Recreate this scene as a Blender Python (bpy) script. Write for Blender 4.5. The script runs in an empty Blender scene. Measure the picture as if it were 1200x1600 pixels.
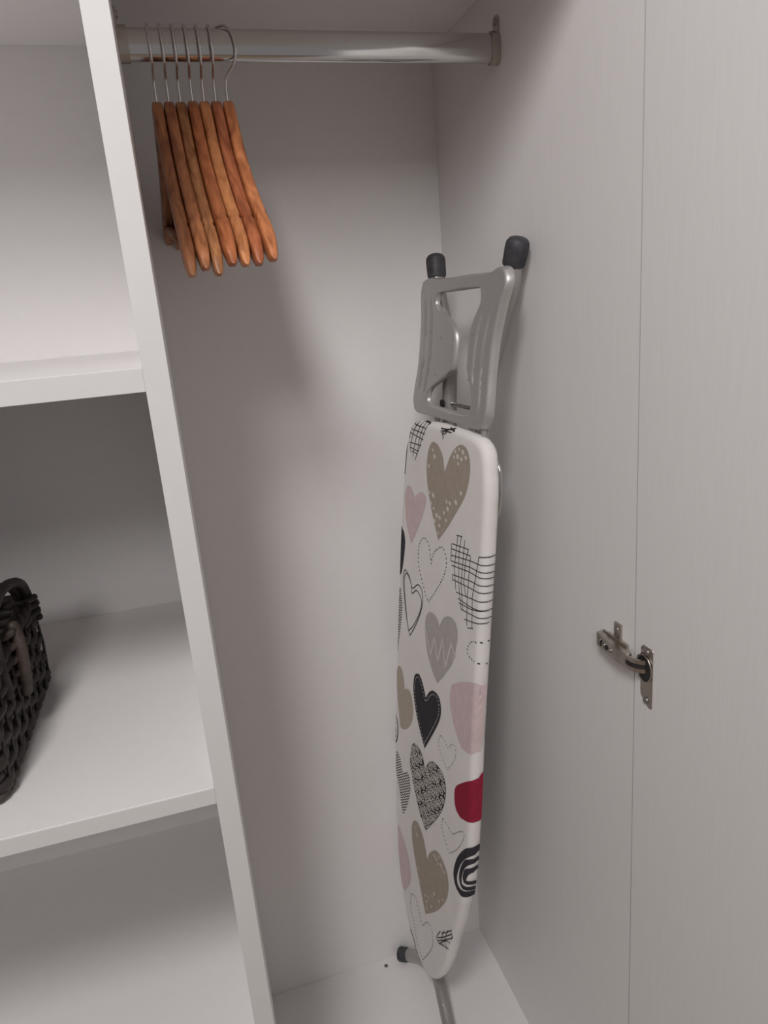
import bpy, bmesh, math, random
from mathutils import Vector, Matrix
random.seed(7)
SC = bpy.context.scene
COL = SC.collection

# ------------------------------------------------------------------ camera, world, lamps, exposure
cam_d = bpy.data.cameras.new('camera')
cam_d.sensor_fit = 'VERTICAL'; cam_d.sensor_height = 36.0
cam_d.lens = 1114.07 * 36.0 / 1600.0
cam_d.clip_start = 0.02
cam = bpy.data.objects.new('camera', cam_d); COL.objects.link(cam)
RIGHT = (0.95606, -0.28167, -0.08132); DOWN = (-0.15261, -0.24130, -0.95838); FWD = (0.25033, 0.92867, -0.27368)
cam.matrix_world = Matrix(((RIGHT[0], -DOWN[0], -FWD[0], 0.00515), (RIGHT[1], -DOWN[1], -FWD[1], -0.65333),
                           (RIGHT[2], -DOWN[2], -FWD[2], 1.35381), (0, 0, 0, 1)))
SC.camera = cam
world = bpy.data.worlds.new('room_ambient'); SC.world = world; world.use_nodes = True
world.node_tree.nodes['Background'].inputs[0].default_value = (1.0, 0.965, 0.955, 1)
world.node_tree.nodes['Background'].inputs[1].default_value = 0.225
def lamp(name, loc, target, size, power):
    l = bpy.data.lights.new(name, 'AREA'); l.shape = 'DISK'; l.size = size; l.energy = power
    l.color = (1.0, 0.972, 0.96)
    o = bpy.data.objects.new(name, l); COL.objects.link(o); o.location = loc
    o.rotation_euler = (Vector(target) - Vector(loc)).to_track_quat('-Z', 'Y').to_euler()
    return o
lamp('ceiling_lamp_light', (-0.34, -1.00, 2.38), (0.1, 0.2, 0.6), 0.42, 15.5)
lamp('ceiling_lamp_light', (-0.72, -2.8, 2.78), (0.1, 0.2, 0.9), 0.60, 19.0)
SC.view_settings.view_transform = 'Standard'; SC.view_settings.look = 'None'
SC.view_settings.gamma = 1.0; SC.view_settings.use_curve_mapping = False
SC.view_settings.exposure = 0.0

# ------------------------------------------------------------------ sizes (metres, wardrobe floor at z = 0, front at y = 0)
W = 0.4697; DEPTH = 0.55; T = 0.0213; TOP = 1.7402
SH1, SH2, SH3 = 1.3219, 0.9002, 0.4567
LEFT = -0.74; ROD_Y = 0.31; ROD_Z = 1.6650

# ------------------------------------------------------------------ materials
def mat(name, col, rough=0.5, metal=0.0, spec=0.5):
    m = bpy.data.materials.new(name); m.use_nodes = True
    b = m.node_tree.nodes['Principled BSDF']
    b.inputs['Base Color'].default_value = (*col, 1); b.inputs['Roughness'].default_value = rough
    b.inputs['Metallic'].default_value = metal; b.inputs['Specular IOR Level'].default_value = spec
    return m
def nodes(m): return m.node_tree.nodes, m.node_tree.links, m.node_tree.nodes['Principled BSDF']
def noise_tint(m, c0, c1, scale, vec=(1, 1, 1), detail=3.0, bump=0.0, coord='Object'):
    n, l, b = nodes(m)
    tc = n.new('ShaderNodeTexCoord'); mp = n.new('ShaderNodeMapping'); mp.inputs['Scale'].default_value = vec
    tx = n.new('ShaderNodeTexNoise'); tx.inputs['Scale'].default_value = scale; tx.inputs['Detail'].default_value = detail
    cr = n.new('ShaderNodeValToRGB')
    cr.color_ramp.elements[0].color = (*c0, 1); cr.color_ramp.elements[0].position = 0.3
    cr.color_ramp.elements[1].color = (*c1, 1); cr.color_ramp.elements[1].position = 0.7
    l.new(tc.outputs[coord], mp.inputs[0]); l.new(mp.outputs[0], tx.inputs['Vector'])
    l.new(tx.outputs['Fac'], cr.inputs[0]); l.new(cr.outputs[0], b.inputs['Base Color'])
    if bump:
        bp = n.new('ShaderNodeBump'); bp.inputs['Strength'].default_value = bump; bp.inputs['Distance'].default_value = 0.002
        l.new(tx.outputs['Fac'], bp.inputs['Height']); l.new(bp.outputs[0], b.inputs['Normal'])
    return m
M = {}
M['white'] = noise_tint(mat('white_melamine', (.83, .808, .802), .42, 0, .4), (.825, .803, .797), (.84, .818, .812), 60, (1, 1, 1), 2, .02)
M['grain'] = noise_tint(mat('white_grained_melamine', (.82, .80, .795), .45, 0, .35), (.80, .78, .776), (.829, .809, .804), 14, (30, 30, 1.2), 4, .05)
M['edge'] = noise_tint(mat('white_edge_band', (.69, .675, .67), .5, 0, .3), (.685, .67, .665), (.70, .685, .68), 80)
M['seamshade'] = mat('grey_seam_shade', (.60, .58, .575), .6, 0, .2)  # shade of the door gap, put into the colour
M['chrome'] = mat('chrome', (.60, .59, .58), .12, 1.0)
M['nickel'] = noise_tint(mat('nickel', (.5, .46, .42), .28, 1.0), (.46, .42, .38), (.56, .52, .47), 40)
M['steel_wire'] = mat('hook_steel', (.66, .64, .63), .22, 1.0)
M['silver'] = noise_tint(mat('silver_paint', (.45, .435, .43), .40, .5), (.435, .42, .415), (.47, .455, .45), 300, (1, 1, 1), 2)
M['tube'] = noise_tint(mat('silver_tube', (.44, .42, .41), .42, .7), (.42, .40, .39), (.47, .45, .44), 200)
M['rubber'] = noise_tint(mat('dark_rubber', (.045, .045, .05), .55, 0, .4), (.035, .035, .04), (.06, .06, .066), 120, (1, 1, 1), 2, .1)
M['dark'] = mat('dark_gap', (.02, .018, .018), .7)
M['zinc'] = mat('screw_zinc', (.4, .38, .36), .35, 1.0)
M['room_floor'] = noise_tint(mat('room_floor', (.36, .27, .2), .5), (.30, .22, .16), (.42, .32, .24), 6, (1, 10, 1))
M['room_wall'] = noise_tint(mat('room_wall', (.7, .67, .64), .8), (.68, .65, .62), (.72, .69, .66), 20)
M['wicker'] = noise_tint(mat('dark_wicker', (.03, .024, .022), .55, 0, .35), (.017, .0135, .0125), (.05, .039, .035), 55, (1, 1, 1), 3, .4)
M['wicker_light'] = noise_tint(mat('brown_wicker', (.06, .045, .04), .55, 0, .35), (.035, .025, .021), (.085, .063, .054), 60, (1, 1, 1), 3, .4)
cv = noise_tint(mat('cover_cotton', (.78, .755, .745), .85, 0, .2), (.77, .745, .735), (.81, .785, .775), 18, (1, 1, 1), 3, .25)
M['cover'] = cv
for k, c in dict(beige=(.40, .345, .285), pink=(.65, .525, .53), grey=(.47, .44, .42), dark=(.045, .042, .05), red=(.30, .022, .05),
                 ink=(.028, .025, .026), dot=(.66, .62, .58), stitch=(.55, .52, .5), palebeige=(.46, .40, .335)).items():
    M['p_' + k] = noise_tint(mat('print_' + k, c, .85, 0, .15), tuple(x * .95 for x in c), tuple(min(1, x * 1.06) for x in c), 90)
# varnished wood, tinted per hanger through the object colour
wd = mat('varnished_wood', (.4, .15, .06), .32, 0, .5); n, l, b = nodes(wd)
tc = n.new('ShaderNodeTexCoord'); mp = n.new('ShaderNodeMapping'); mp.inputs['Scale'].default_value = (60, 7, 22)
oi = n.new('ShaderNodeObjectInfo'); ad = n.new('ShaderNodeVectorMath'); ad.operation = 'ADD'
tx = n.new('ShaderNodeTexNoise'); tx.inputs['Scale'].default_value = 1.6; tx.inputs['Detail'].default_value = 5; tx.inputs['Distortion'].default_value = 1.2
cr = n.new('ShaderNodeValToRGB')
cr.color_ramp.elements[0].position = .3; cr.color_ramp.elements[0].color = (.50, .42, .38, 1)
cr.color_ramp.elements[1].position = .66; cr.color_ramp.elements[1].color = (1.12, 1.15, 1.15, 1)
mx = n.new('ShaderNodeMix'); mx.data_type = 'RGBA'; mx.blend_type = 'MULTIPLY'; mx.inputs[0].default_value = 1.0
l.new(tc.outputs['Object'], mp.inputs[0]); l.new(mp.outputs[0], ad.inputs[0]); 
sc_ = n.new('ShaderNodeMath'); sc_.operation = 'MULTIPLY'; sc_.inputs[1].default_value = 40
l.new(oi.outputs['Random'], sc_.inputs[0]); l.new(sc_.outputs[0], ad.inputs[1])
l.new(ad.outputs[0], tx.inputs['Vector']); l.new(tx.outputs['Fac'], cr.inputs[0])
l.new(oi.outputs['Color'], mx.inputs[6]); l.new(cr.outputs[0], mx.inputs[7]); l.new(mx.outputs[2], b.inputs['Base Color'])
M['wood'] = wd

# ------------------------------------------------------------------ mesh helpers
def obj(name, verts, faces, m, parent=None, smooth=False, loc=None):
    me = bpy.data.meshes.new(name); me.from_pydata([tuple(v) for v in verts], [], faces); me.update()
    bm = bmesh.new(); bm.from_mesh(me); bmesh.ops.recalc_face_normals(bm, faces=bm.faces[:]); bm.to_mesh(me); bm.free()
    if smooth:
        for p in me.polygons: p.use_smooth = True
    me.materials.append(M[m] if isinstance(m, str) else m)
    o = bpy.data.objects.new(name, me); COL.objects.link(o)
    if parent: o.parent = parent
    if loc: o.location = loc
    return o
def empty(name, loc=(0, 0, 0), parent=None):
    o = bpy.data.objects.new(name, None); COL.objects.link(o); o.location = loc; o.empty_display_size = .05
    if parent: o.parent = parent
    return o
def tag(o, label, cat, group=None):
    o['label'] = label; o['category'] = cat
    if group: o['group'] = group
    return o
class MB:
    def __init__(s): s.v = []; s.f = []
    def add(s, v, f):
        k = len(s.v); s.v += [Vector(x) for x in v]; s.f += [tuple(i + k for i in q) for q in f]; return s
    def box(s, a, b_, bevel=0.0, mtx=None):
        bm = bmesh.new(); bmesh.ops.create_cube(bm, size=1)
        for v in bm.verts:
            v.co = Vector([(a[i] + b_[i]) / 2 + v.co[i] * (b_[i] - a[i]) for i in range(3)])
        if bevel: bmesh.ops.bevel(bm, geom=bm.edges[:], offset=bevel, segments=2, profile=.5, affect='EDGES')
        if mtx: bmesh.ops.transform(bm, matrix=mtx, verts=bm.verts[:])
        bm.verts.index_update()
        s.add([v.co.copy() for v in bm.verts], [tuple(v.index for v in f.verts) for f in bm.faces]); bm.free(); return s
    def tube(s, pts, r, seg=12, caps=True, closed=False):
        pts = [Vector(p) for p in pts]; N = len(pts)
        rr = r if isinstance(r, (list, tuple)) else [r] * N
        tan = []
        for i in range(N):
            a = pts[(i - 1) % N] if (closed or i > 0) else pts[i]; c = pts[(i + 1) % N] if (closed or i < N - 1) else pts[i]
            tan.append((c - a).normalized())
        up = Vector((0, 0, 1)) if abs(tan[0].z) < .9 else Vector((1, 0, 0))
        nrm = (up - tan[0] * up.dot(tan[0])).normalized(); vs = []
        for i in range(N):
            nrm = (nrm - tan[i] * nrm.dot(tan[i])).normalized(); bi = tan[i].cross(nrm)
            for j in range(seg):
                t = 2 * math.pi * j / seg; vs.append(pts[i] + (nrm * math.cos(t) + bi * math.sin(t)) * rr[i])
        fs = []
        for i in range(N if closed else N - 1):
            k = (i + 1) % N
            for j in range(seg):
                fs.append((i * seg + j, i * seg + (j + 1) % seg, k * seg + (j + 1) % seg, k * seg + j))
        if caps and not closed:
            fs.append(tuple(range(seg))[::-1]); fs.append(tuple((N - 1) * seg + j for j in range(seg)))
        return s.add(vs, fs)
    def prism(s, poly, x0, x1, fn):
        """poly of 2D points extruded between x0 and x1; fn(p, x) -> 3D"""
        N = len(poly); v = [fn(p, x0) for p in poly] + [fn(p, x1) for p in poly]
        return s.add(v, [tuple(range(N)), tuple(range(2 * N - 1, N - 1, -1))] + [(i, (i + 1) % N, N + (i + 1) % N, N + i) for i in range(N)])
    def build(s, name, m, parent=None, smooth=False, loc=None):
        return obj(name, s.v, s.f, m, parent, smooth, loc)
def auto_smooth(o, ang=40):
    for p in o.data.polygons: p.use_smooth = True
    bm = bmesh.new(); bm.from_mesh(o.data)
    for e in bm.edges:
        if len(e.link_faces) == 2 and e.calc_face_angle() > math.radians(ang): e.smooth = False
    bm.to_mesh(o.data); bm.free(); return o
def spline(pts, n=8, closed=False):
    pts = [Vector(p) for p in pts]; N = len(pts); out = []
    for i in range(N if closed else N - 1):
        if closed: p0, p1, p2, p3 = pts[i - 1], pts[i], pts[(i + 1) % N], pts[(i + 2) % N]
        else: p0, p1, p2, p3 = pts[max(i - 1, 0)], pts[i], pts[i + 1], pts[min(i + 2, N - 1)]
        for k in range(n):
            t = k / n
            out.append(.5 * ((2 * p1) + (p2 - p0) * t + (2 * p0 - 5 * p1 + 4 * p2 - p3) * t * t + (3 * p1 - p0 - 3 * p2 + p3) * t ** 3))
    if not closed: out.append(pts[-1])
    return out
def lerp_table(tab, x):
    if x <= tab[0][0]: return tab[0][1]
    for (a, va), (b_, vb) in zip(tab, tab[1:]):
        if x <= b_: return va + (vb - va) * (x - a) / (b_ - a)
    return tab[-1][1]

# ------------------------------------------------------------------ the room round the wardrobe
fl = MB().box((-3, -4, -.12), (3, DEPTH + .06, -.09)).build('floor', 'room_floor'); fl['kind'] = 'structure'
wl = MB().box((-3, DEPTH + .02, -.09), (3, DEPTH + .06, 2.55)).build('wall_back', 'room_wall'); wl['kind'] = 'structure'

# ------------------------------------------------------------------ wardrobe
wr = empty('wardrobe', (W / 2 - .1, .2, -.09))
tag(wr, 'white wardrobe with shelves left, hanging bay right and an open door', 'wardrobe')
wo = -Vector(wr.location)
def panel(name, a, b_, m='white', bevel=.0008, label=None):
    o = MB().box(a, b_, bevel).build(name, m, wr, loc=wo)
    if label: o['label'] = label
    return o
panel('back_panel', (LEFT, DEPTH, -.02), (W + .018, DEPTH + .016, TOP + .018), 'white', 0)
def edged(name, a, b_, bevel=.0008):
    """board with a glued-on edge band along its front"""
    o = panel(name, (a[0], a[1] + .0012, a[2]), b_, 'white', bevel)
    MB().box((a[0], a[1], a[2]), (b_[0], a[1] + .0012, b_[2]), .0004).build('edge_strip', 'edge', o)
    return o
edged('divider_panel', (-T, 0, 0), (0, DEPTH, TOP))
sp = panel('side_panel', (W, .0006, -.09), (W + .018, DEPTH, TOP + .018), 'grain', 0)
MB().box((W, 0, -.09), (W + .018, .0006, TOP + .018)).build('edge_strip', 'seamshade', sp)  # thin strip added in grey to draw the dark seam beside the door
panel('side_panel', (LEFT - .018, 0, -.09), (LEFT, DEPTH, TOP + .018), 'grain')
panel('bottom_panel', (LEFT, 0, -.018), (W, DEPTH, 0), 'white')
panel('top_panel', (LEFT, 0, TOP), (W, DEPTH, TOP + .018), 'white')
panel('plinth', (LEFT, .03, -.09), (W, .045, -.018), 'white')
edged('shelf', (LEFT, .001, SH1 - .0205), (-T, DEPTH, SH1), .0015)
edged('shelf', (LEFT, .001, SH2 - .0185), (-T, DEPTH, SH2), .001)
edged('shelf', (LEFT, .001, SH3 - .0185), (-T, DEPTH, SH3), .001)
# door opened square to the front, hung on the right side panel
door = MB().box((-.0005, -.50, -.07), (.0175, -.0018, TOP + .012), .0003).build('door', 'grain', wr, loc=wo + Vector((W, 0, 0)))
door.rotation_euler = (0, 0, math.radians(-.5))      # a touch short of square
# floor screw
scr = MB(); scr.tube([(.244, .532, 0), (.244, .532, .0012), (.244, .532, .0016)], [.0042, .0042, .0034], 16)
s_ = scr.build('screw', 'zinc', wr, loc=wo); auto_smooth(s_)
k = MB(); k.box((.2412, .5314, .0013), (.2468, .5326, .0018)).box((.2434, .5292, .0013), (.2446, .5348, .0018)); k.build('screw_slot', 'dark', s_)

# ------------------------------------------------------------------ clothes rail, oval chrome tube in two sockets
def oval(hh, hw, n=32):
    out = []
    st = hh - hw
    for i in range(n):
        t = 2 * math.pi * i / n; out.append((math.cos(t) * hw, math.sin(t) * hw + (st if math.sin(t) > 1e-9 else -st if math.sin(t) < -1e-9 else 0)))
    return out
RH, RW = .0172, .0082
r = MB(); r.prism(oval(RH, RW), .004, W - .004, lambda p, x: (x, ROD_Y + p[0], ROD_Z + p[1]))
rail = r.build('clothes_rail', 'chrome', wr, loc=wo); auto_smooth(rail, 50)
for side, xf, dx in ((-1, 0.0, 1), (1, W, -1)):
    o1 = oval(RH + .0022, RW + .0022, 32); o0 = oval(RH + .0004, RW + .0004, 32)
    b_ = MB(); N = 32
    x0, x1 = xf + dx * .0003, xf + dx * .0115
    P = lambda p, x: (x, ROD_Y + p[0], ROD_Z + p[1])
    v = [P(p, x0) for p in o1] + [P(p, x1) for p in o1] + [P(p, x1) for p in o0] + [P(p, x0) for p in o0]
    f = []
    for ring in range(3):
        for i in range(N):
            a, c = ring * N + i, ring * N + (i + 1) % N; f.append((a, c, c + N, a + N))
    f.append(tuple(range(N))); b_.add(v, f)
    ear = [(math.cos(t) * .0075, .030 + math.sin(t) * .0075) for t in [math.pi * i / 12 for i in range(13)]] + [(-.0075, .008), (.0075, .008)]
    b_.prism(ear, xf + dx * .0003, xf + dx * .0026, lambda p, x: (x, ROD_Y + p[0], ROD_Z + p[1]))
    o = b_.build('rail_bracket', 'nickel', rail); auto_smooth(o, 40)
    sc = MB(); cx = xf + dx * .0026
    sc.tube([(cx, ROD_Y, ROD_Z + .030), (cx + dx * .0016, ROD_Y, ROD_Z + .030), (cx + dx * .0022, ROD_Y, ROD_Z + .030)], [.0042, .0040, .0024], 14)

    so = sc.build('bracket_screw', 'zinc', rail); auto_smooth(so)

# ------------------------------------------------------------------ concealed hinge
hg = empty('hinge', wo + Vector((W, 0.03, .935)), wr)
hg['label'] = 'nickel concealed hinge'
ho = Vector((-W, -.03, -.935))
h = MB()      # mounting plate screwed to the side panel: bar along the depth with two ears
h.box((W - .003, .012, .9285), (W, .062, .9475), .0008)
h.box((W - .0045, .010, .9445), (W - .001, .050, .9495), .0008)
h.box((W - .0035, .0235, .945), (W, .037, .969), .0012)
o = h.build('mounting_plate', 'nickel', hg, loc=ho); auto_smooth(o)
sc = MB(); sc.tube([(W - .0034, .0303, .9605), (W - .005, .0303, .9605), (W - .0058, .0303, .9605)], [.0044, .0040, .0022], 14)
o = sc.build('screw', 'zinc', hg, loc=ho); auto_smooth(o)
h = MB()      # arm: arched channel from the plate towards the door
arm = [(.063, .0095), (.060, .0125), (.030, .0155), (.010, .0165), (.0, .0150), (-.004, .0120), (-.004, .0065), (.004, .0035), (.063, .0035)]
h.prism(arm, .9290, .9460, lambda p, z: (W - p[1], p[0], z))
o = h.build('hinge_arm', 'nickel', hg, loc=ho); auto_smooth(o, 30); md = o.modifiers.new('bevel', 'BEVEL'); md.width = .001; md.segments = 2
h = MB()
for yy, rr in ((.053, .0036), (.041, .0030), (.026, .0026)):
    zt = .0125 + (.060 - yy) * .1
    h.tube([(W - zt + .002, yy, .9375), (W - zt - .0012, yy, .9375)], rr, 14)
o = h.build('adjusting_screw', 'zinc', hg, loc=ho); auto_smooth(o)
h = MB()
h.box((W - .0152, .0465, .9340), (W - .0135, .0485, .9410)); h.box((W - .0165, .0315, .935), (W - .0145, .0360, .940)); 
h.build('slot', 'dark', hg, loc=ho)
h = MB()      # link: curved strap into the cup
lk = spline([(.004, .0135, 0), (-.006, .0145, 0), (-.016, .0125, 0), (-.024, .006, 0), (-.027, -.003, 0)], 5)
for z0, z1 in ((.9295, .9345), (.9405, .9455)):
    for a, c in zip(lk, lk[1:]):
        h.prism([(a.x, a.y), (c.x, c.y), (c.x, c.y - .0032), (a.x, a.y - .0032)], z0, z1, lambda p, z: (W - p[1], p[0], z))
o = h.build('hinge_link', 'nickel', hg, loc=ho); auto_smooth(o, 30); h = MB()
for a, c in zip(lk[:-5], lk[1:-4]):
    h.prism([(a.x, a.y - .001), (c.x, c.y - .001), (c.x, c.y - .003), (a.x, a.y - .003)], .9345, .9405, lambda p, z: (W - p[1], p[0], z))
h.build('link_web', 'dark', hg, loc=ho)
h = MB()      # cup flange on the door, 70 mm tall, raised rim round the cup
fl_ = [(-.0135, .962 - .004), (-.0175, .962), (-.0335, .962), (-.0355, .960), (-.0355, .8885), (-.0335, .8865), (-.0285, .8865), (-.0150, .897), (-.0135, .903), (-.0135, .916), (-.0065, .924), (-.0065, .944), (-.0135, .950)]
h.prism(fl_, W + .0014, W - .0014, lambda p, x: (x, p[0], p[1]))
o = h.build('hinge_cup_flange', 'nickel', hg, loc=ho); auto_smooth(o, 30); md = o.modifiers.new('bevel', 'BEVEL'); md.width = .0007; md.segments = 2
h = MB()
rim = [(W - .0014 - .0012, -.0215 + math.cos(t) * .0135, .934 + math.sin(t) * .0165) for t in [2 * math.pi * i / 28 for i in range(28)]]
h.tube(rim, .0010, 8, closed=True); o = h.build('cup_rim', 'nickel', hg, True, loc=ho)
h = MB(); h.prism([(-.0215 + math.cos(t) * .0125, .934 + math.sin(t) * .0155) for t in [2 * math.pi * i / 28 for i in range(28)]], W - .0012, W - .0019, lambda p, x: (x, p[0], p[1]))
h.build('cup_well', 'dark', hg, loc=ho)
for z in (.9555, .8945):
    sc = MB(); sc.tube([(W - .0012, -.025, z), (W - .003, -.025, z), (W - .0037, -.025, z)], [.0042, .0038, .002], 14)
    o = sc.build('screw', 'zinc', hg, loc=ho); auto_smooth(o)

# ------------------------------------------------------------------ wooden hangers
TOPZ = [(0, 0), (.008, -.0015), (.015, -.008), (.03, -.027), (.05, -.051), (.07, -.070), (.10, -.092), (.13, -.111), (.16, -.127), (.18, -.137), (.20, -.150), (.21, -.161), (.217, -.176)]
def hanger_body():
    S = .217; N = 110; seg = 14; vs = []; fs = []
    ss = [-S * math.cos(math.pi * i / (N - 1)) if False else -S + 2 * S * i / (N - 1) for i in range(N)]
    # cluster extra samples at the grooves
    ss = sorted(ss + [sg * x for sg in (-1, 1) for x in (.1535, .1545, .1555, .1565, .1588, .1610, .1622, .1635, .2135, .2155, .216)])
    def top(s):
        s = abs(s); a = [lerp_table(TOPZ, max(0, s + d)) for d in (-.006, 0, .006)]; return (a[0] + 2 * a[1] + a[2]) / 4
    for s in ss:
        e = 1e-3; dz = (top(min(S, s + e)) - top(max(-S, s - e))) / (min(S, s + e) - max(-S, s - e))
        t = Vector((0, 1, dz)).normalized(); nn = Vector((0, -t.z, t.y))
        a = abs(s)
        hgt = lerp_table([(0, .036), (.02, .033), (.06, .027), (.12, .024), (.152, .0238), (.1545, .0236), (.1565, .0165), (.1610, .0165), (.1635, .0250), (.185, .0265), (.20, .0255), (.208, .0215), (.2135, .015), (.216, .008), (.217, .003)], a)
        thk = lerp_table([(0, .0131), (.05, .0132), (.1545, .0134), (.1565, .0104), (.1610, .0104), (.1635, .0134), (.195, .0134), (.207, .0118), (.2135, .0085), (.216, .0048), (.217, .002)], a)
        c = Vector((0, s, top(s))) - nn * hgt / 2
        if a > .2: c -= nn * 0.0
        for j in range(seg):
            th = 2 * math.pi * j / seg; cx, cy = math.cos(th), math.sin(th); p = .34
            ux = math.copysign(abs(cx) ** p, cx) * thk / 2; uy = math.copysign(abs(cy) ** p, cy) * hgt / 2
            vs.append(c + Vector((1, 0, 0)) * ux + nn * uy)
    n_ = len(ss)
    for i in range(n_ - 1):
        for j in range(seg):
            fs.append((i * seg + j, i * seg + (j + 1) % seg, (i + 1) * seg + (j + 1) % seg, (i + 1) * seg + j))
    fs.append(tuple(range(seg))); fs.append(tuple((n_ - 1) * seg + j for j in range(seg)))
    return vs, fs
NECK = -.0735
def make_hanger():
    root = empty('clothes_hanger')
    vs, fs = hanger_body()
    o = obj('wooden_body', [v + Vector((0, 0, NECK)) for v in vs], fs, 'wood', root, True)
    hk = MB(); hk.tube(spline([(0, 0, -.083), (0, 0, -.056), (0, -.006, -.046), (0, -.0165, -.0375), (0, -.0215, -.024), (0, -.0185, -.0085), (0, -.0095, .0004), (0, 0, .0021), (0, .010, -.0005), (0, .0185, -.009), (0, .0205, -.021), (0, .0165, -.031)], 6), .00165, 8)
    hk.build('hook', 'steel_wire', root, True)
    br = MB(); br.tube([(0, -.183, NECK - .1500), (0, .183, NECK - .1500)], .0052, 12)
    br.build('trouser_bar', 'wood', root, True)
    return root
def copy_thing(root):
    r = root.copy(); COL.objects.link(r)
    for ch in root.children:
        c = ch.copy(); COL.objects.link(c); c.parent = r
        for g in ch.children:
            d = g.copy(); COL.objects.link(d); d.parent = c
    return r
proto = make_hanger()
HX = [.0350, .0487, .0624, .0761, .0898, .1036, .1177]
TILT = [10.2, 8.4, 10.4, 7.6, 8.0, 8.0, 7.0]
YAW = [1.65, 1.65, 1.67, 1.7, 1.72, 1.74, 1.85]
TINT = [(0.500, 0.205, 0.091), (0.500, 0.192, 0.081), (0.500, 0.224, 0.094), (0.450, 0.147, 0.055), (0.537, 0.211, 0.081), (0.425, 0.134, 0.058), (0.575, 0.211, 0.085)]
HL = ['wooden hanger hanging nearest the white divider, first in the row',
      'reddish wooden hanger second from the divider on the chrome rail',
      'streaky yellowish wooden hanger third from the divider',
      'dark reddish wooden hanger fourth from either end of the row',
      'light orange wooden hanger fifth from the divider',
      'dark brown wooden hanger sixth from the divider, second last of the row',
      'orange wooden hanger farthest from the divider with its hook twisted sideways']
for i in range(7):
    hgr = proto if i == 0 else copy_thing(proto)
    hgr.location = (HX[i] - .0015, ROD_Y, ROD_Z + RH + .0006)
    hgr.rotation_euler = (math.radians(TILT[i]), 0, math.radians(YAW[i]))
    tag(hgr, HL[i], 'hanger', 'wooden hangers on the chrome rail')
    for ch in hgr.children:
        if ch.name.startswith(('wooden_body', 'trouser_bar')): ch.color = (*TINT[i], 1)
        if i == 6 and ch.name.startswith('hook'): ch.rotation_euler = (0, 0, math.radians(38))

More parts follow.
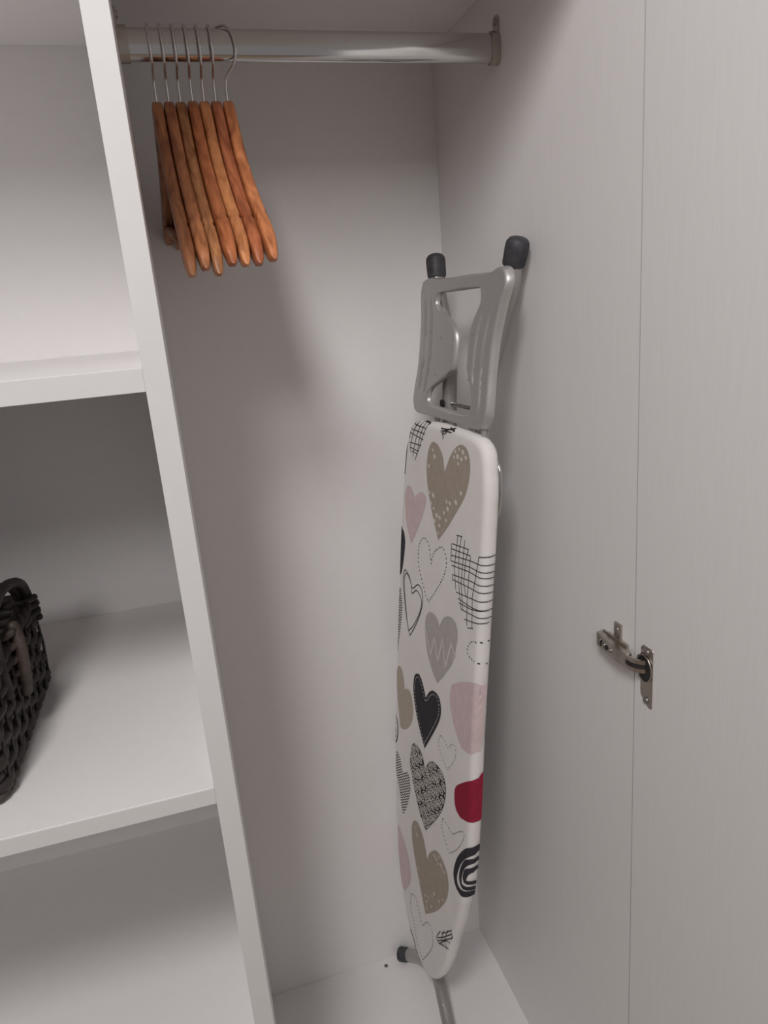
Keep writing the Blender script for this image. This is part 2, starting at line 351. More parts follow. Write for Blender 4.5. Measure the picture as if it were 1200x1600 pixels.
PRINT = {
    'beige_top': [(0.0175,1.0338),(0.0101,1.0551),(-0.0027,1.0673),(-0.0175,1.0714),(-0.0295,1.0669),(-0.0395,1.0512),(-0.0429,1.0249),(-0.0392,1.0024),(-0.0292,0.9771),(-0.0133,0.9489),(0.0054,0.921),(0.033,0.9514),(0.0577,0.9829),(0.0808,1.0147),(0.0907,1.0411),(0.0926,1.0624),(0.0868,1.0793),(0.0756,1.0878),(0.061,1.0867),(0.0447,1.0759),(0.0306,1.0583)],
    'beige_top_dots': [(-0.0229,1.0577),(-0.0159,1.0494),(-0.0344,1.0295),(-0.0289,0.9879),(-0.0162,0.9872),(-0.0237,0.9722),(-0.0131,0.9669),(-0.0015,0.959),(-0.0082,0.9483),(0.0084,0.946),(0.0045,0.9326),(0.0084,0.9589),(0.0218,0.9717),(0.0297,0.9618),(0.0328,0.9812),(0.0387,0.9922),(0.0286,0.9912),(0.0575,0.9995),(0.0711,1.018),(0.0493,1.0739),(0.0595,1.0796),(0.0711,1.0784),(0.0801,1.0724),(0.0457,1.0645),(0.0564,1.0677),(0.0672,1.0669),(0.0594,1.0585)],
    'pink_a': [(-0.0837,0.962),(-0.0986,0.9748),(-0.113,0.973),(-0.1211,0.9577),(-0.1214,0.9371),(-0.1126,0.9036),(-0.0934,0.8765),(-0.0747,0.9044),(-0.057,0.9336),(-0.043,0.9654),(-0.0465,0.9787),(-0.0599,0.9782),(-0.0731,0.9716)],
    'dash_a': [(-0.0153,0.8707),(-0.0252,0.8981),(-0.039,0.9064),(-0.0522,0.9002),(-0.0637,0.8803),(-0.0633,0.8545),(-0.0518,0.8331),(-0.0326,0.8102),(-0.021,0.8011),(0.0032,0.832),(0.0258,0.8648),(0.0358,0.891),(0.0294,0.9099),(0.0169,0.9134),(0.0027,0.9041),(-0.0114,0.8886)],
    'grid_a': [[(0.063,0.9505),(0.0803,0.9548)],[(0.051,0.9326),(0.1008,0.9426)],[(0.0495,0.9239),(0.1058,0.9351)],[(0.0495,0.9133),(0.1066,0.9276),(0.1424,0.9359)],[(0.0503,0.9042),(0.1076,0.9179),(0.1437,0.9245)],[(0.0518,0.8977),(0.1042,0.9097),(0.1427,0.9153)],[(0.0567,0.8844),(0.1098,0.8973),(0.1428,0.9043)],[(0.0584,0.8768),(0.1109,0.8864),(0.1424,0.893)],[(0.0691,0.8612),(0.1125,0.871),(0.1426,0.8807)],[(0.0766,0.854),(0.1139,0.8577),(0.1429,0.8669)],[(0.0795,0.8481),(0.1142,0.8544),(0.1413,0.867)],[(0.087,0.841),(0.115,0.8465),(0.1415,0.854)],[(0.0992,0.8303),(0.1204,0.8363),(0.1383,0.8455)],[(0.109,0.8209),(0.1255,0.8283)],[(0.0673,0.9526),(0.0635,0.9213),(0.0611,0.897),(0.0687,0.8647)],[(0.0774,0.953),(0.073,0.9252),(0.0764,0.8801),(0.087,0.841)],[(0.0879,0.9525),(0.086,0.919),(0.0837,0.8833),(0.0926,0.8426)],[(0.1,0.9427),(0.0935,0.9221),(0.0914,0.8868),(0.0999,0.8674)],[(0.1066,0.9354),(0.1056,0.9046),(0.104,0.8693),(0.107,0.8234)],[(0.1284,0.9432),(0.1248,0.913),(0.1183,0.876),(0.1221,0.8278)],[(0.1409,0.9493),(0.1284,0.9432)],[(0.0488,0.9317),(0.0494,0.9038)],[(0.0567,0.8844),(0.0577,0.8741)]],
    'dark_left': [(-0.1364,0.8923),(-0.1238,0.8862),(-0.1182,0.8696),(-0.1217,0.8411),(-0.1297,0.8101),(-0.1401,0.7986),(-0.1715,0.7979),(-0.1741,0.8731)],
    'double_out': [(-0.1146,0.8194),(-0.0972,0.8132),(-0.0844,0.797),(-0.0637,0.8132),(-0.0482,0.8109),(-0.0425,0.7922),(-0.0494,0.7672),(-0.0677,0.7329),(-0.0902,0.7011),(-0.1017,0.721),(-0.1133,0.7526),(-0.1226,0.7908),(-0.1204,0.8113)],
    'double_in': [(-0.1082,0.8152),(-0.0908,0.8051),(-0.0856,0.7868),(-0.0687,0.8001),(-0.0541,0.7974),(-0.0466,0.7862),(-0.0548,0.7617),(-0.0764,0.7284),(-0.0955,0.7084),(-0.104,0.7285),(-0.1117,0.7591),(-0.1181,0.79),(-0.1159,0.8078)],
    'grey_zig': [(0.0207,0.7729),(0.0146,0.7854),(0.0013,0.7891),(-0.0119,0.7873),(-0.0247,0.7761),(-0.0301,0.7572),(-0.0274,0.734),(-0.0202,0.7103),(-0.002,0.6874),(0.0209,0.6711),(0.0445,0.7014),(0.0687,0.7369),(0.0778,0.7677),(0.0814,0.7898),(0.0765,0.8071),(0.0642,0.8131),(0.0477,0.8093),(0.0315,0.7966),(0.0218,0.7787)],
    'zig': [(-0.0249,0.7463),(-0.0063,0.7098),(0.0069,0.7497),(0.0204,0.7115),(0.0352,0.7636),(0.0473,0.7164),(0.0634,0.7687),(0.0792,0.7532)],
    'dots_r1': [(0.1396,0.8152),(0.1237,0.8054),(0.1125,0.7871),(0.1178,0.7778),(0.1309,0.778),(0.1417,0.777)],
    'beige_left': [(-0.1063,0.578),(-0.114,0.6028),(-0.1245,0.6151),(-0.1377,0.6105),(-0.1436,0.5881),(-0.1386,0.5465),(-0.1304,0.5129),(-0.1223,0.4855),(-0.1122,0.4877),(-0.0897,0.505),(-0.0718,0.5333),(-0.0683,0.5607),(-0.0778,0.5853),(-0.0907,0.5894),(-0.1001,0.5841)],
    'dark_stitch': [(-0.0184,0.6173),(-0.0325,0.6377),(-0.0447,0.6462),(-0.0565,0.6435),(-0.0667,0.6315),(-0.0695,0.6057),(-0.0618,0.5773),(-0.0446,0.5458),(-0.0167,0.5132),(0.0076,0.5552),(0.034,0.6058),(0.0383,0.6314),(0.0306,0.6488),(0.017,0.6514),(0.0038,0.6464),(-0.0092,0.6333)],
    'pink_r': [(0.0697,0.6981),(0.0666,0.6774),(0.0694,0.6575),(0.0801,0.6374),(0.0965,0.6187),(0.112,0.608),(0.147,0.6258),(0.1485,0.6945),(0.1474,0.7438),(0.1095,0.7279),(0.0877,0.7131)],
    'dots_b': [(0.0413,0.5821),(0.0345,0.5656),(0.0412,0.5499),(0.0526,0.5409),(0.069,0.5343),(0.0871,0.5613),(0.0949,0.5842),(0.0888,0.5965),(0.077,0.5893),(0.0679,0.5769),(0.0544,0.5829)],
    'swirl': [(-0.0127,0.4709),(-0.0229,0.4899),(-0.0417,0.498),(-0.0631,0.4903),(-0.0716,0.4695),(-0.0751,0.4374),(-0.0653,0.4118),(-0.0476,0.3859),(-0.027,0.3596),(-0.001,0.3421),(0.0312,0.3906),(0.0559,0.4344),(0.0667,0.4683),(0.067,0.4957),(0.0549,0.513),(0.033,0.5154),(0.0139,0.5084),(-0.0022,0.4915)],
    'hatch': [(-0.1372,0.421),(-0.1434,0.3957),(-0.1389,0.3711),(-0.1234,0.3411),(-0.1034,0.29),(-0.0841,0.3244),(-0.0698,0.3744),(-0.0747,0.4043),(-0.0915,0.4063),(-0.1044,0.3894),(-0.1193,0.4139)],
    'red_r': [(0.1459,0.5722),(0.1268,0.5541),(0.1005,0.5243),(0.0977,0.5001),(0.1044,0.4821),(0.1198,0.4777),(0.1473,0.4916),(0.1685,0.509),(0.1603,0.5851)],
    'dots_c': [(0.0615,0.4251),(0.0602,0.406),(0.07,0.3918),(0.091,0.3752),(0.1175,0.4099),(0.1345,0.4477),(0.1333,0.459),(0.1191,0.4477),(0.0976,0.4235),(0.0839,0.424)],
    'beige_low': [(0.0091,0.2831),(-0.0057,0.312),(-0.0263,0.3288),(-0.0461,0.3256),(-0.0586,0.3037),(-0.0568,0.2722),(-0.0409,0.235),(-0.0182,0.1973),(0.0005,0.1673),(0.0116,0.1505),(0.0554,0.2054),(0.0866,0.262),(0.0939,0.2973),(0.087,0.3245),(0.0688,0.3372),(0.0511,0.339),(0.0367,0.3306),(0.0199,0.3094)],
    'beige_low_dots': [(-0.042,0.313),(-0.0359,0.3005),(-0.0248,0.2282),(-0.0167,0.2063),(0.0376,0.3193),(0.0466,0.3193),(0.0546,0.332),(0.0642,0.3225),(0.0761,0.3187),(0.053,0.315),(0.0674,0.3187),(0.0086,0.1947),(0.021,0.2039),(0.0356,0.221),(0.0439,0.2351),(0.0139,0.1852),(0.0168,0.1713),(0.0345,0.1939),(0.0622,0.2361),(0.0756,0.2539)],
    'pink_l': [(-0.1248,0.2467),(-0.1182,0.1766),(-0.1046,0.1258),(-0.0848,0.1095),(-0.0581,0.1645),(-0.0713,0.2097),(-0.098,0.2344)],
    'arc1': [(0.1508,0.4344),(0.1254,0.3934),(0.1146,0.3553),(0.1191,0.3365),(0.1328,0.3324),(0.1504,0.3391)],
    'arc2': [(0.1483,0.4108),(0.1348,0.3817),(0.1316,0.3608),(0.1363,0.3507),(0.1501,0.3519)],
    'arc3': [(0.15,0.3935),(0.1428,0.3736),(0.1451,0.3662),(0.1508,0.3655)],
    'dots_d': [(-0.053,0.1345),(-0.0546,0.0969),(-0.039,0.0774),(-0.019,0.039),(0.0066,0.022),(0.039,0.0865),(0.0464,0.1183),(0.0384,0.1399),(0.0191,0.1376),(0.0009,0.1097),(-0.0137,0.125),(-0.0322,0.1443)],
    'grid_b': [[(0.0731,0.1751),(0.0601,0.1454),(0.0697,0.1414),(0.0896,0.1569)],[(0.0867,0.1922),(0.0797,0.1678),(0.0839,0.154),(0.1036,0.1658)],[(0.1,0.2072),(0.0909,0.1769),(0.0947,0.1666),(0.1008,0.1644)],[(0.0763,0.1732),(0.0925,0.1933),(0.113,0.2218)],[(0.0631,0.147),(0.0879,0.1772),(0.1137,0.2137)],[(0.0636,0.14),(0.0885,0.1704),(0.1094,0.1981)],[(0.0698,0.1396),(0.094,0.1749),(0.1077,0.1852)],[(0.1106,0.2173),(0.1143,0.2072),(0.1096,0.1964)]],
    'lines_l': [[(-0.0588,0.0371),(-0.0365,0.0313),(-0.0156,0.0059)],[(-0.0537,0.0386),(-0.0327,0.0294),(-0.0184,0.0047)]],
    'grid_tl': [[(-0.0909,1.0877),(-0.1039,1.0731),(-0.1086,1.0554)],[(-0.0775,1.0894),(-0.0953,1.068),(-0.105,1.0418),(-0.1017,1.033)],[(-0.0645,1.0922),(-0.0806,1.069),(-0.0936,1.0375),(-0.093,1.028)],[(-0.0541,1.0922),(-0.0708,1.0667),(-0.0788,1.0389),(-0.0873,1.0247)],[(-0.0463,1.0905),(-0.0628,1.0662),(-0.0746,1.0423)],[(-0.0988,1.0825),(-0.051,1.0849)],[(-0.1039,1.0731),(-0.053,1.0754)],[(-0.1091,1.066),(-0.0575,1.0652)],[(-0.1083,1.0495),(-0.0647,1.0542)],[(-0.105,1.0418),(-0.0746,1.0423)],[(-0.0992,1.0373),(-0.077,1.0369)]],
    'scrib': [[(-0.0003,1.0963),(0.0203,1.0988),(0.0378,1.1037)],[(0.0023,1.0936),(0.016,1.0956),(0.0339,1.0976)],[(0.0053,1.0856),(0.0115,1.0946),(0.0291,1.1007),(0.0403,1.1001)],[(0.0001,1.092),(0.0119,1.0904),(0.0205,1.0967)],[(0.0246,1.1018),(0.0402,1.1011)],[(0.0079,1.0819),(0.0098,1.0878)],[(-0.0619,1.0928),(-0.0416,1.0949),(-0.0464,1.0916)]],
    'red_l': [(-0.1212,1.0572),(-0.1227,1.0152),(-0.1297,0.9883),(-0.1587,0.9799),(-0.1552,1.0493)],
    'hatch_l': [(-0.1314,0.7748),(-0.1236,0.7441),(-0.1271,0.7073),(-0.1366,0.6664),(-0.1442,0.6378),(-0.1798,0.6241),(-0.1836,0.7509)],
    'ring_l': [[(-0.1541,0.4937),(-0.1385,0.4909),(-0.1335,0.4711),(-0.1381,0.4443),(-0.1504,0.4286)],[(-0.1537,0.4806),(-0.1448,0.47),(-0.1454,0.4492),(-0.1536,0.4366)]],
}

# ------------------------------------------------------------------ ironing board leaning in the corner
BO = Vector((0.2946, 0.4315, 0.0887))
BA = Vector((0.0987, -0.9900, -0.1009)); BB = Vector((0.0660, -0.0946, 0.9933)); BN = Vector((-0.9929, -0.1047, 0.0560))
ib = empty('ironing_board', (.31, .40, 0))
tag(ib, 'folded ironing board with heart patterned cover leaning in the wardrobe corner', 'ironing board')
io = -Vector(ib.location)
def L(u, v, n=0.0): return BO + BA * u + BB * v + BN * n
def part(mb, name, m, parent=None, smooth=None):
    o = mb.build(name, m, parent or ib, loc=io if parent is None else None)
    if smooth is not None: auto_smooth(o, smooth)
    return o
# outline of the padded board, tip at the bottom
OUT = [(-.062, 1.094), (0, 1.1025), (.06, 1.1065), (.100, 1.106), (.1235, 1.095), (.134, 1.065), (.139, 1.025), (.141, .95), (.1425, .82), (.1455, .65), (.1525, .48), (.150, .36), (.133, .26), (.112, .175), (.094, .105), (.070, .048), (.043, .012), (.020, .0), (-.004, .002), (-.035, .013),
       (-.068, .040), (-.100, .095), (-.127, .185), (-.143, .31), (-.1505, .43), (-.1515, .53), (-.1475, .70), (-.1435, .84), (-.139, .93), (-.132, 1.0), (-.121, 1.055), (-.098, 1.085)]
OUT = [Vector((p.x, p.y)) for p in spline([(a, c, 0) for a, c in OUT], 6, True)]
NO = len(OUT)
ctr_area = sum(OUT[i].x * OUT[(i + 1) % NO].y - OUT[(i + 1) % NO].x * OUT[i].y for i in range(NO))
def onormal(i):
    t = OUT[(i + 1) % NO] - OUT[i - 1]; nn = Vector((t.y, -t.x)).normalized()
    return nn if ctr_area > 0 else -nn
ONR = [onormal(i) for i in range(NO)]
ER = .011       # roundness of the padded edge
def edge_info(u, v):
    """signed distance inside the outline (positive inside), nearest point, outward normal"""
    p = Vector((u, v)); best = 1e9; bi = None; inside = False
    for i in range(NO):
        a, c = OUT[i], OUT[(i + 1) % NO]
        d = c - a; t = max(0, min(1, (p - a).dot(d) / d.length_squared)); q = a + d * t; ds = (p - q).length_squared
        if ds < best: best = ds; bi = (q, (ONR[i] * (1 - t) + ONR[(i + 1) % NO] * t).normalized())
        if (a.y > v) != (c.y > v) and u < (c.x - a.x) * (v - a.y) / (c.y - a.y) + a.x: inside = not inside
    return (math.sqrt(best) if inside else -math.sqrt(best)), bi[0], bi[1]
def S(u, v, lift):
    d, q, nn = edge_info(u, v)
    if d >= ER: return L(u, v, lift)
    if d > 0:
        k = ER - d; z = math.sqrt(max(0, ER * ER - k * k)); nx = k / ER
        lf = lift + .0006 * min(1, nx * 2)
        return L(u + nn.x * nx * lf, v + nn.y * nx * lf, z - ER + lf * z / ER)
    lf = lift + .0006
    return L(q.x + nn.x * lf, q.y + nn.y * lf, -ER - min(-d, .008))
# cover: top, rolled edge, hem gathered behind
cov = MB(); prof = [(ER * 1.6, 0)]
for i in range(7):
    t = math.pi / 2 * i / 6; prof.append((ER - math.sin(t) * ER, math.cos(t) * ER - ER))
prof += [(.0004, -.016), (.0025, -.021), (.008, -.0245), (.020, -.0255)]
rings = []
for k, (ins, nz) in enumerate(prof):
    ring = []
    for i in range(NO):
        rip = (math.sin(i * 1.9) * .5 + math.sin(i * .83 + 1.3) * .5 + 1) * .5
        amt = .0 if nz > -.004 else min(1, (-nz - .004) / .012) * .0016
        pp = OUT[i] - ONR[i] * (ins + rip * amt); ring.append(L(pp.x, pp.y, nz))
    rings.append(ring)
fs = [tuple(range(NO))]
for k in range(len(rings) - 1):
    for i in range(NO): fs.append((k * NO + i, k * NO + (i + 1) % NO, (k + 1) * NO + (i + 1) % NO, (k + 1) * NO + i))
cov.add([p for r_ in rings for p in r_], fs)
cover = part(cov, 'fabric_cover', 'cover', smooth=35); cover['label'] = 'off-white cotton cover printed with hearts'
core = MB(); N2 = NO
core.prism([OUT[i] - ONR[i] * .006 for i in range(NO)], -.012, -.0235, lambda p, z: L(p.x, p.y, z))
part(core, 'board_panel', 'silver')
def wrap_out(p): return (p[0] + max(0, p[0] - .126) * .7, p[1])
PRINT['dots_r1'] = [wrap_out(p) for p in PRINT['dots_r1']]
for k_ in ('arc1', 'arc2', 'arc3'):
    q_ = PRINT[k_]; PRINT[k_] = [(q_[0][0] + .022, q_[0][1] + .012)] + q_ + [(q_[-1][0] + .022, q_[-1][1] - .004)]
PRINT['grid_a'] = [[wrap_out(p) for p in g] for g in PRINT['grid_a']]
# prints -------------------------------------------------------------
def scan_fill(poly, lift, mb, step=.0022, du=.006):
    vs = [p[1] for p in poly]; v0, v1 = min(vs), max(vs)
    nrow = max(4, int((v1 - v0) / step)); N = len(poly)
    def cross(v):
        xs = []
        for i in range(N):
            (a, b_), (c, d) = poly[i], poly[(i + 1) % N]
            if (b_ > v) != (d > v): xs.append(a + (c - a) * (v - b_) / (d - b_))
        return sorted(xs)
    for r_ in range(nrow):
        va = v0 + (v1 - v0) * r_ / nrow; vb = v0 + (v1 - v0) * (r_ + 1) / nrow
        A, B, Cm = cross(va + 1e-6), cross(vb - 1e-6), cross((va + vb) / 2)
        if not (len(A) == len(Cm) == len(B)): A = B = Cm
        for k in range(0, len(Cm) - 1, 2):
            dd = .0016 if max(abs(A[k]), abs(A[k + 1])) > .115 else du
            m_ = max(1, int(max(A[k + 1] - A[k], B[k + 1] - B[k]) / dd)); row0, row1 = [], []
            for j in range(m_ + 1):
                t = j / m_
                row0.append(S(A[k] + (A[k + 1] - A[k]) * t, va, lift)); row1.append(S(B[k] + (B[k + 1] - B[k]) * t, vb, lift))
            mb.add(row0 + row1, [(j, j + 1, m_ + 2 + j, m_ + 1 + j) for j in range(m_)])
def stroke(pts, w, lift, mb, closed=False, dens=.0022):
    """ribbon of width w lying on the cover along a 2D path"""
    P = [Vector(p) for p in pts]
    if closed: P = P + [P[0]]
    Q = [P[0]]
    for a, c in zip(P, P[1:]):
        m_ = max(1, int((c - a).length / dens)); Q += [a + (c - a) * (k + 1) / m_ for k in range(m_)]
    ns = max(1, int(w / .0024)); rows = [[] for _ in range(ns + 1)]
    for i, p in enumerate(Q):
        t = (Q[min(i + 1, len(Q) - 1)] - Q[max(i - 1, 0)])
        if t.length < 1e-7: t = Vector((1, 0))
        t.normalize(); nn = Vector((-t.y, t.x)) * w / 2
        for j in range(ns + 1):
            e = 1 - 2 * j / ns; rows[j].append(S(p.x + nn.x * e, p.y + nn.y * e, lift))
    k = len(Q); mb.add([x for r_ in rows for x in r_], [(j * k + i, j * k + i + 1, (j + 1) * k + i + 1, (j + 1) * k + i) for j in range(ns) for i in range(k - 1)])
def smooth2(pts, n=5, closed=True): return [(p.x, p.y) for p in spline([(a, c, 0) for a, c in pts], n, closed)]
def heart_curve(pts):
    """smooth the lobes but keep notch (first point) and the lowest point sharp"""
    k = min(range(len(pts)), key=lambda i: pts[i][1])
    if k < 2 or k > len(pts) - 2: return smooth2(pts, 4)
    a = smooth2(pts[:k + 1], 4, False); c = smooth2(pts[k:] + pts[:1], 4, False)
    return a + c[1:-1]
def dashes(pts, dash, gap, w, lift, mb, closed=True):
    P = [Vector(p) for p in pts] + ([Vector(pts[0])] if closed else [])
    acc = 0.0; on = []; 
    for a, c in zip(P, P[1:]):
        Ld = (c - a).length; k = max(1, int(Ld / .0008))
        for j in range(k):
            p = a + (c - a) * j / k
            if (acc + Ld * j / k) % (dash + gap) < dash: on.append(p)
            else:
                if len(on) > 1: stroke([tuple(x) for x in (on[0], on[-1])], w, lift, mb)
                on = []
        acc += Ld
def dots(pts, r, lift, mb):
    for i, (u, v) in enumerate(pts):
        rr = r * (.75 + .5 * ((i * 37) % 10) / 10)
        vs = [S(u, v, lift)] + [S(u + math.cos(t) * rr * 1.15, v + math.sin(t) * rr, lift) for t in [2 * math.pi * k / 10 for k in range(10)]]
        mb.add(vs, [(0, 1 + k, 1 + (k + 1) % 10) for k in range(10)])
def in_poly(p, poly):
    ins = False
    for i in range(len(poly)):
        (a, b_), (c, d) = poly[i], poly[(i + 1) % len(poly)]
        if (b_ > p[1]) != (d > p[1]) and p[0] < (c - a) * (p[1] - b_) / (d - b_) + a: ins = not ins
    return ins
def inset(poly, k):
    n_ = len(poly); ar = sum(poly[i][0] * poly[(i + 1) % n_][1] - poly[(i + 1) % n_][0] * poly[i][1] for i in range(n_)); sg = 1 if ar > 0 else -1
    out = []
    for i in range(n_):
        tx, ty = poly[(i + 1) % n_][0] - poly[i - 1][0], poly[(i + 1) % n_][1] - poly[i - 1][1]; ll = math.hypot(tx, ty) or 1
        out.append((poly[i][0] - ty / ll * k * sg, poly[i][1] + tx / ll * k * sg))
    return out
L1, L2 = .0005, .0009
def pfill(key, m, name='heart_print', label=None):
    mb = MB(); poly = heart_curve(PRINT[key]); scan_fill(poly, L1, mb)
    o = part(mb, name, 'p_' + m, cover)
    if label: o['label'] = label
    return poly, o
def pstroke(fn, m, name, label=None):
    mb = MB(); fn(mb)
    o = part(mb, name, 'p_' + m, cover)
    if name in ('dot_print', 'scribbled_heart_print', 'spiral_print', 'dashed_heart_print', 'stitch_print', 'hatched_heart_print'): o['kind'] = 'stuff'
    if label: o['label'] = label
    return o
pfill('beige_top', 'beige', label='large beige heart'); pstroke(lambda m_: dots(PRINT['beige_top_dots'], .0034, L2, m_), 'dot', 'dot_print')
pfill('pink_a', 'pink', label='pale pink heart')
pstroke(lambda m_: dashes(heart_curve(PRINT['dash_a']), .0036, .0036, .0022, L1, m_), 'ink', 'dashed_heart_print')
pstroke(lambda m_: [stroke(g, .0013, L1, m_) for g in PRINT['grid_a']], 'ink', 'scribbled_heart_print', 'heart scribbled as a black grid')
pfill('dark_left', 'dark')
pstroke(lambda m_: [stroke(heart_curve(PRINT[k_]), .0018, L1, m_, True) for k_ in ('double_out', 'double_in')], 'ink', 'outlined_heart_print')
pfill('grey_zig', 'grey', label='grey heart'); pstroke(lambda m_: stroke(PRINT['zig'], .0042, L2, m_), 'dot', 'zigzag_print')
pstroke(lambda m_: dashes(smooth2(PRINT['dots_r1'], 5, False), .0034, .0034, .0022, L1, m_, False), 'ink', 'dashed_heart_print')
pfill('beige_left', 'palebeige')
pl_, _ = pfill('dark_stitch', 'dark', label='charcoal heart with white stitches')
pstroke(lambda m_: dashes(inset(pl_, .0062), .0036, .0026, .0021, L2, m_), 'stitch', 'stitch_print')
pfill('pink_r', 'pink')
pstroke(lambda m_: dashes(heart_curve(PRINT['dots_b']), .0026, .0036, .0016, L1, m_), 'ink', 'dashed_heart_print')
# heart of black spirals
sw = heart_curve(PRINT['swirl']); pfill('swirl', 'dark', label='heart filled with black and white spirals')
def swirls(m_):
    us = [p[0] for p in sw]; vs = [p[1] for p in sw]; v = min(vs); row = 0
    while v < max(vs) + .01:
        u = min(us) + (.0135 if row % 2 else 0)
        while u < max(us) + .01:
            path = []
            for k in range(56):
                t = k * .27; rr = .0008 + .00050 * t; ang = t * (1 if (row % 3) else -1) + u * 90
                path.append((u + math.cos(ang) * rr * 1.75, v + math.sin(ang) * rr))
            run = []
            for p in path:
                if in_poly(p, sw): run.append(p)
                else:
                    if len(run) > 2: stroke(run, .0022, L2, m_, dens=.02)
                    run = []
            if len(run) > 2: stroke(run, .0022, L2, m_, dens=.02)
            u += .0275
        v += .0150; row += 1
pstroke(swirls, 'dot', 'spiral_print')
def hatch(key, sp, ang, w):
    poly = heart_curve(PRINT[key])
    def fn(m_):
        us = [p[0] for p in poly]; vs = [p[1] for p in poly]; cu, cv_ = (min(us) + max(us)) / 2, (min(vs) + max(vs)) / 2
        dx, dy = math.cos(ang), math.sin(ang); Rr = .12; k = -int(Rr / sp)
        while k * sp < Rr:
            run = []
            for j in range(140):
                t = -Rr + 2 * Rr * j / 139; wv = math.sin(t * 420) * .0008
                p = (cu + dx * t - dy * (k * sp + wv), cv_ + dy * t + dx * (k * sp + wv))
                if in_poly(p, poly): run.append(p)
                else:
                    if len(run) > 2: stroke(run, w, L1, m_, dens=.02)
                    run = []
            if len(run) > 2: stroke(run, w, L1, m_, dens=.02)
            k += 1
    return fn
pstroke(hatch('hatch', .0046, .75, .0017), 'ink', 'hatched_heart_print')
pstroke(hatch('hatch_l', .0042, .5, .0016), 'ink', 'hatched_heart_print')
pfill('red_r', 'red', label='deep red heart')
pstroke(lambda m_: dashes(heart_curve(PRINT['dots_c']), .0032, .0036, .0019, L1, m_), 'ink', 'dashed_heart_print')
pfill('beige_low', 'beige', label='beige heart near the tip'); pstroke(lambda m_: dots(PRINT['beige_low_dots'], .0030, L2, m_), 'dot', 'dot_print')
pfill('pink_l', 'pink')
def arcs(m_):
    for k_, w in (('arc1', .0125), ('arc2', .0085), ('arc3', .0080)): stroke(smooth2(PRINT[k_], 5, False), w, L1, m_)
pstroke(arcs, 'dark', 'ringed_heart_print', 'dark ringed heart')
pstroke(lambda m_: dashes(heart_curve(PRINT['dots_d']), .0034, .0034, .0020, L1, m_), 'ink', 'dashed_heart_print')
pstroke(lambda m_: [stroke(smooth2(g, 4, False), .0016, L1, m_) for g in PRINT['grid_b']], 'ink', 'scribbled_heart_print')
pstroke(lambda m_: [stroke(smooth2(g, 4, False), .0017, L1, m_) for g in PRINT['lines_l']], 'ink', 'outlined_heart_print')
pstroke(lambda m_: [stroke(smooth2(g, 4, False), .0013, L1, m_) for g in PRINT['grid_tl']], 'ink', 'scribbled_heart_print')
pstroke(lambda m_: [stroke(smooth2(g, 4, False), .0015, L1, m_) for g in PRINT['scrib']], 'ink', 'scribbled_heart_print')
pfill('red_l', 'red')
pstroke(lambda m_: [stroke(smooth2(g, 4, False), .0030, L1, m_) for g in PRINT['ring_l']], 'ink', 'ringed_heart_print')

# iron rest: pressed silver plate, waisted outside, hourglass opening inside
RC = (.02, 1.205)
def rest_n(v): return -.006 - .075 * (v - 1.10)
R_OUT = [[(-.124, 1.297), (-.105, 1.3035), (-.057, 1.305), (.011, 1.312), (.079, 1.318), (.099, 1.325), (.112, 1.323)],
         [(.112, 1.323), (.121, 1.307), (.1137, 1.276), (.1075, 1.235), (.1085, 1.189), (.1120, 1.155), (.1125, 1.133), (.104, 1.1165)],
         [(.104, 1.1165), (.083, 1.1115), (.025, 1.107), (-.036, 1.103), (-.098, 1.0985), (-.114, 1.103)],
         [(-.114, 1.103), (-.1205, 1.117), (-.1185, 1.143), (-.1145, 1.188), (-.1195, 1.243), (-.1275, 1.281), (-.124, 1.297)]]
R_IN = [[(-.0585, 1.284), (-.009, 1.2895), (.0467, 1.2955), (.0545, 1.293)],
        [(.0545, 1.293), (.059, 1.276), (.047, 1.254), (.0415, 1.237), (.0420, 1.20), (.0450, 1.187), (.060, 1.165), (.066, 1.145), (.061, 1.131)],
        [(.061, 1.131), (.046, 1.1265), (-.006, 1.123), (-.050, 1.120), (-.062, 1.1225)],
        [(-.062, 1.1225), (-.0665, 1.130), (-.059, 1.1437), (-.026, 1.163), (.003, 1.180), (.0085, 1.194), (.0065, 1.224), (-.003, 1.239), (-.0264, 1.2505), (-.059, 1.262), (-.0675, 1.269), (-.0655, 1.279), (-.0585, 1.284)]]
def resample(sides, n_):
    out = []
    for sd in sides:
        P = spline([(a, c, 0) for a, c in sd], 8); cum = [0]
        for a, c in zip(P, P[1:]): cum.append(cum[-1] + (c - a).length)
        for k in range(n_):
            t = cum[-1] * k / n_; j = next(i for i in range(len(cum) - 1) if cum[i + 1] >= t)
            w = (t - cum[j]) / (cum[j + 1] - cum[j]); q = P[j] + (P[j + 1] - P[j]) * w; out.append(Vector((q.x, q.y)))
    return out
NS = 60; NR = NS * 4; RO = resample(R_OUT, NS); RI = resample(R_IN, NS); KR = 30
vs = []; fs = []
for side in (0, 1):
    for k in range(KR + 1):
        s = k / KR
        for i in range(NR):
            p = RO[i] + (RI[i] - RO[i]) * s
            dv = abs(p.y - 1.205); sideness = max(0, 1 - (dv / .085) ** 4) * (1 if abs(p.x - RC[0]) > .01 else 0)
            nz = rest_n(p.y) + .0015 * sideness * s ** 1.5                 # wings rise slightly towards the opening
            wid = (RO[i] - RI[i]).length
            de, di = s * wid, (1 - s) * wid
            nz -= .009 * max(0, 1 - de / .006) ** 2 + .006 * max(0, 1 - di / .005) ** 2      # rolled rims
            for g in (.023, .044):
                gd = abs(p.x - (RO[i].x + (-1 if p.x > RC[0] else 1) * g)); nz -= .0036 * math.exp(-(gd / .0016) ** 2) * max(0, 1 - (dv / .072) ** 6) * (1 if s < .8 else 0)
            vs.append(L(p.x, p.y, nz - side * .0022))
